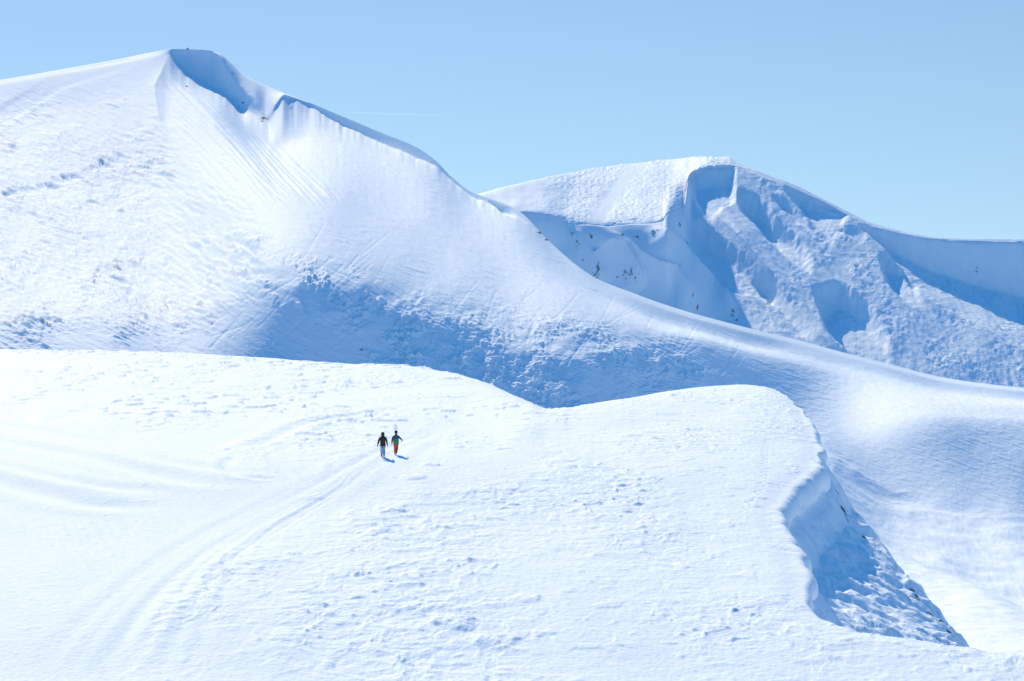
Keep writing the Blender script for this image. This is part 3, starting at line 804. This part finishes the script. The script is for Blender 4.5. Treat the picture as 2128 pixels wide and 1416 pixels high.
def hand_chains(wx, wy, wz, s, rot=0.0):
    """palm, four curled fingers and a thumb below a wrist; s = +1 right, -1 left"""
    ch = [[(wx, wy, wz, .026), (wx + s * .008, wy + .006, wz - .045, .028), (wx + s * .010, wy + .010, wz - .085, .026)]]
    for i, (o, l) in enumerate([(-.027, .070), (-.009, .080), (.009, .075), (.026, .058)]):
        bx, by, bz = wx + s * .010, wy + .010 - o, wz - .085
        ch.append([(wx + s * .010, wy + .010, wz - .085, .026), (bx, by, bz - .012, .0105), (bx - s * .004, by, bz - .012 - l * .45, .010),
                   (bx - s * .016, by + .003, bz - .012 - l * .8, .009), (bx - s * .028, by + .004, bz - .012 - l, .008)])
    ch.append([(wx + s * .008, wy + .006, wz - .045, .028), (wx - s * .006, wy + .038, wz - .060, .012), (wx - s * .014, wy + .050, wz - .090, .011), (wx - s * .020, wy + .050, wz - .112, .009)])
    return ch

def make_person(x, y, z, yaw, scale, label, spec):
    root = bpy.data.objects.new('person', None); col.objects.link(root)
    root.location = (x, y, z); root.rotation_euler = (0, 0, yaw); root.scale = (scale,) * 3
    root.empty_display_size = 0.3
    root['label'] = label; root['category'] = 'person'; root['group'] = 'walkers on the snow field'
    M = spec['mat']; L, R = spec['armL'], spec['armR']; lL, lR = spec['legL'], spec['legR']
    sh = 1.38
    pelvis = (0, 0, .92)
    # body: one skin from head to feet with hands
    body = [[(*pelvis, .115), (0, 0, 1.06, .105), (0, .0, 1.25, .10), (0, 0, sh, .075), (0, .005, 1.47, .05), (0, .02, 1.55, .078), (0, .025, 1.62, .092), (0, .015, 1.68, .075)],
            [(0, .025, 1.62, .092), (0, .10, 1.585, .035), (0, .126, 1.575, .014)],
            [(0, .02, 1.55, .078), (0, .085, 1.52, .035)]]
    for s, A, Lg in ((-1, L, lL), (1, R, lR)):
        body.append([(0, 0, sh, .075), (s * .17, 0, sh - .01, .058), (*A[0], .042), (*A[1], .030)])
        body += hand_chains(*A[1], s)
        body.append([(0.025 * s, .02, 1.60, .06), (s * .092, .012, 1.60, .016)])
        body.append([(*pelvis, .115), (s * .085, 0, .84, .085), (*Lg[0], .058), (*Lg[1], .042), (Lg[1][0], Lg[1][1] + .10, Lg[1][2] - .035 + spec.get('toe%d' % s, 0), .032)])
    body[0][0] = (*pelvis, .115)
    body = [[p for p in c] for c in body if not (len(c) == 2 and c[0][3] == .06)]
    skin_mesh('body', body, M['skin'], root, flat_torso(.62))
    # trousers
    tr = [[(0, 0, .95, .145), (0, 0, .86, .14)]]
    for s, Lg in ((-1, lL), (1, lR)):
        k, a = Lg
        mid = tuple((k[i] * .5 + a[i] * .5) for i in range(3))
        hem = tuple(k[i] * .1 + a[i] * .9 for i in range(3))
        tr.append([(0, 0, .86, .14), (s * .088, .0, .79, .112), (*k, .092), (*mid, .088), (hem[0], hem[1], hem[2], .092)])
    skin_mesh('trousers', tr, M['trousers'], root, flat_torso(.9), wrinkle=.006)
    # boots
    for s, Lg in ((-1, lL), (1, lR)):
        a = Lg[1]; toe = spec.get('toe%d' % s, 0)
        skin_mesh('boot', [[(a[0], a[1] - .005, a[2] + .10, .058), (a[0], a[1] - .01, a[2] + .0, .060), (a[0], a[1] + .10, a[2] - .025 + toe, .050), (a[0], a[1] + .19, a[2] - .035 + toe * 1.8, .038)]], M['boot'], root)
    # jacket: shaped trunk with the two sleeves in one mesh
    jk = loft_mesh('jacket', [(0, 0, .745, .190, .140), (0, 0, .755, .200, .150), (0, 0, .86, .198, .150), (0, -.002, 1.0, .188, .142), (0, -.006, 1.12, .186, .140), (0, -.008, 1.24, .200, .142),
        (0, -.008, 1.33, .205, .132), (0, -.006, 1.385, .180, .112), (0, .0, 1.425, .120, .092), (0, .005, 1.47, .092, .085), (0, .008, 1.53, .090, .088)], M['jacket'], root)
    parts = [jk]
    for s, A in ((-1, L), (1, R)):
        e, w = A
        m1 = tuple(.6 * e[i] + .4 * w[i] for i in range(3)); m0 = (s * .215, e[1] * .4, sh - .10)
        cuff = tuple(.06 * e[i] + .94 * w[i] for i in range(3))
        parts.append(skin_mesh('sleeve', [[(s * .10, -.005, sh - .055, .082), (s * .175, -.005, sh - .045, .086), (*m0, .084), (*e, .074), (*m1, .066), (*cuff, .054)]], M['jacket'], root, wrinkle=.007))
    import bmesh
    bm = bmesh.new()
    for p in parts: bm.from_mesh(p.data)
    bm.to_mesh(jk.data); bm.free()
    for p in parts[1:]: bpy.data.objects.remove(p)
    jk.data.polygons.foreach_set('use_smooth', np.ones(len(jk.data.polygons), bool)); jk.data.update()
    for s, A in ((-1, L), (1, R)):
        w = A[1]
        gl = [[(w[0], w[1], w[2] + .03, .040), (w[0], w[1], w[2], .038)] + []]
        for c in hand_chains(*w, s):
            gl.append([(a, b, c_, max(rd * 1.28, .012)) for (a, b, c_, rd) in c])
        gl = [[(w[0], w[1], w[2] + .05, .044)] + gl[1]] + gl[2:]
        skin_mesh('glove', gl, M['glove'], root)
    spec['head'](root, jk, M)
    return root

def hood_head(root, jk, M):
    # hood drawn up over the head, part of the jacket
    skin_mesh('hood', [[(0, -.02, 1.42, .140), (0, -.015, 1.50, .128), (0, -.005, 1.60, .136), (0, .0, 1.68, .118), (0, .0, 1.74, .075)]], M['hood'], jk, wrinkle=.005)

def hat_head(root, jk, M):
    hat = skin_mesh('hat', [[(0, .01, 1.555, .122), (0, .01, 1.62, .122), (0, .01, 1.68, .122), (0, .01, 1.72, .070)],
                      [(0, .01, 1.68, .122), (-.065, .01, 1.75, .036), (-.08, .01, 1.79, .018)],
                      [(0, .01, 1.68, .122), (.065, .01, 1.75, .036), (.08, .01, 1.79, .018)]], M['hat'], root)
    skin_mesh('bobble', [[(0, .0, 1.745, .030), (0, .0, 1.775, .032), (0, 0, 1.79, .016)]], M['bobble'], hat)
    # folded down hood lying on the shoulders
    skin_mesh('hood', [[(-.10, -.06, 1.45, .050), (-.05, -.105, 1.415, .062), (0, -.115, 1.405, .066), (.05, -.105, 1.415, .062), (.10, -.06, 1.45, .050)]], M['hood'], jk)
    band = loft_mesh('back_panel', [(0, -.005, .835, .205, .158), (0, -.005, .88, .209, .164), (0, -.005, .96, .203, .158), (0, -.005, 1.035, .198, .152)], M['green'], jk)
    top = loft_mesh('back_panel', [(0, -.005, 1.052, .198, .152), (0, -.006, 1.10, .196, .150), (0, -.006, 1.165, .198, .150)], M['green'], jk)
    loft_mesh('belt', [(0, -.005, 1.033, .204, .158), (0, -.005, 1.054, .204, .158)], M['boot'], jk)

skinm = plain('skin', (.52, .30, .22), .5, (.46, .26, .19))
boot_m = plain('black_leather', (.02, .022, .026), .6)
glove_m = plain('black_glove', (.022, .022, .025), .8)
brown = plain('brown_cloth', (.075, .052, .046), .85)
camo = plain('camouflage_cloth', (.52, .62, .78), .8, (.13, .21, .37), 11.0, .44, .56)
slate = plain('slate_cloth', (.085, .15, .20), .8)
slate2 = plain('pale_slate_cloth', (.13, .20, .25), .8)
green = plain('green_cloth', (.13, .42, .15), .8)
orange = plain('orange_cloth', (.88, .13, .035), .8, (.78, .10, .03))
red = plain('red_wool', (.7, .05, .03), .9)

def field_z(x, y):
    j = int(round((CU + F * x / y - U0[0]) / 2))
    k = near.t <= 7.0
    return float(np.interp(y, NY2[k, j], NZ2[k, j]))

def place(u, v):
    x, y, _ = near_at(u, v)
    return x, y, field_z(x, y)

x, y, z = place(795.5, 949)
make_person(x, y, z - .01, math.radians(2), .965,
    'walker in dark brown hooded jacket and pale blue camouflage trousers, left of the pair',
    {'mat': dict(skin=skinm, trousers=camo, boot=boot_m, jacket=brown, glove=glove_m, hood=brown),
     'armL': ((-.285, -.03, 1.10), (-.345, .02, .84)), 'armR': ((.275, -.05, 1.10), (.315, .03, .84)),
     'legL': ((-.085, .06, .47), (-.085, .05, .085)), 'legR': ((.085, .03, .47), (.085, -.10, .085)), 'toe1': -.005, 'head': hood_head})
x, y, z = place(823, 944)
make_person(x, y, z - .01, math.radians(-2), .94,
    'walker in slate jacket with green back panel and orange trousers, one arm swung out',
    {'mat': dict(skin=skinm, trousers=orange, boot=boot_m, jacket=slate, glove=glove_m, hood=slate2, hat=boot_m, bobble=red, green=green),
     'armL': ((-.265, -.02, 1.10), (-.30, .05, .85)), 'armR': ((.31, -.04, 1.20), (.42, .06, 1.08)),
     'legL': ((-.075, .05, .47), (-.08, .06, .085)), 'legR': ((.070, .06, .50), (.050, -.26, .22)), 'toe1': -.045, 'head': hat_head})

# ================================================================== SUMMIT CAIRN, CONTRAIL
stone_m = plain('grey_stone', (.16, .155, .15), .9, (.07, .07, .075), 3.0)
def stone(verts, faces, cx, cy, cz, r, seed):
    rn = random.Random(seed); b = len(verts); n, m = 8, 5
    for i in range(m + 1):
        th = math.pi * i / m
        for k in range(n):
            a = 2 * math.pi * k / n; q = r * (0.75 + 0.45 * rn.random())
            verts.append((cx + q * math.sin(th) * math.cos(a), cy + q * math.sin(th) * math.sin(a), cz + 0.7 * q * math.cos(th)))
    for i in range(m):
        for k in range(n):
            faces.append((b + i*n + k, b + i*n + (k+1) % n, b + (i+1)*n + (k+1) % n, b + (i+1)*n + k))
j = int((391 - UM[0]) / 2)
i5 = int(np.argmin(np.abs(mt.t - 7.0)))
cx, cy, cz = MX[i5, j], MY[i5, j], MZ[i5, j]
vs, fs = [], []
for q, (a, b, c, r_) in enumerate([(-.5, 0, .1, .42), (.35, -.1, .1, .45), (0, .3, .15, .4), (-.15, -.1, .5, .34), (.25, .1, .55, .3), (.02, 0, .9, .26), (.75, .1, .05, .3)]):
    stone(vs, fs, a, b, c, r_, q)
me = bpy.data.meshes.new('cairn'); me.from_pydata(vs, [], fs); me.update(); me.materials.append(stone_m)
o = bpy.data.objects.new('cairn', me); col.objects.link(o); o.location = (cx, cy, cz); o.scale = (.6, .6, .6)
o['label'] = 'tiny grey stone cairn on the snowy summit of the left mountain'; o['category'] = 'cairn'

cm, cnt, cb = new_mat('contrail_vapour')
ctr = cnt.nodes.new('ShaderNodeBsdfTransparent'); ctl = cnt.nodes.new('ShaderNodeBsdfTranslucent'); cmx = cnt.nodes.new('ShaderNodeMixShader')
ctl.inputs['Color'].default_value = (.95, .97, 1, 1); cmx.inputs[0].default_value = 0.04
cnt.links.new(ctr.outputs[0], cmx.inputs[1]); cnt.links.new(ctl.outputs[0], cmx.inputs[2])
cnt.links.new(cmx.outputs[0], cnt.nodes['Material Output'].inputs['Surface'])
YD = 9000.0
rings = []
for k in range(60):
    t = k / 59; u = 706 + 222 * t; v = 233.5 + 7.5 * t + 0.8 * float(noise(np.array([u / 30.0]), np.array([3.3]), 9)[0])
    rr = YD / F * (1.0 + 0.3 * float(noise(np.array([u / 8.0]), np.array([8.3]), 4)[0])) * math.sin(math.pi * min(1, 0.02 + t * 0.99)) ** 0.35
    rings.append(((u - CU) / F * YD, YD, (CV - v) / F * YD, rr))
vs, fs = [], []
for (a, b, c, r_) in rings:
    for k in range(8):
        g = 2 * math.pi * k / 8; vs.append((a, b + r_ * math.cos(g), c + r_ * math.sin(g)))
for i in range(len(rings) - 1):
    for k in range(8): fs.append((i*8 + k, i*8 + (k+1) % 8, (i+1)*8 + (k+1) % 8, (i+1)*8 + k))
me = bpy.data.meshes.new('contrail'); me.from_pydata(vs, [], fs); me.update(); me.materials.append(cm)
o = bpy.data.objects.new('contrail', me); col.objects.link(o)
o['label'] = 'thin faint white contrail in the blue sky beside the left mountain'; o['category'] = 'contrail'

# valley floor and country beyond, out to the horizon
me = bpy.data.meshes.new('ground')
gx_ = np.concatenate([-np.geomspace(30000, 300, 14), [0], np.geomspace(300, 30000, 14)])
gy_ = np.concatenate([[-3000, -300, 0], np.geomspace(300, 33000, 24)])
GX, GY = np.meshgrid(gx_, gy_)
GZ = -150 + 10 * fbm(GX / 900, GY / 900, 3, 600)
bpy.data.meshes.remove(me)
grid_object('ground', GX, GY, GZ, M_far, {'rough': np.full_like(GX, 0.5), 'rock': np.zeros_like(GX)}, 'snowy valley floor far below')
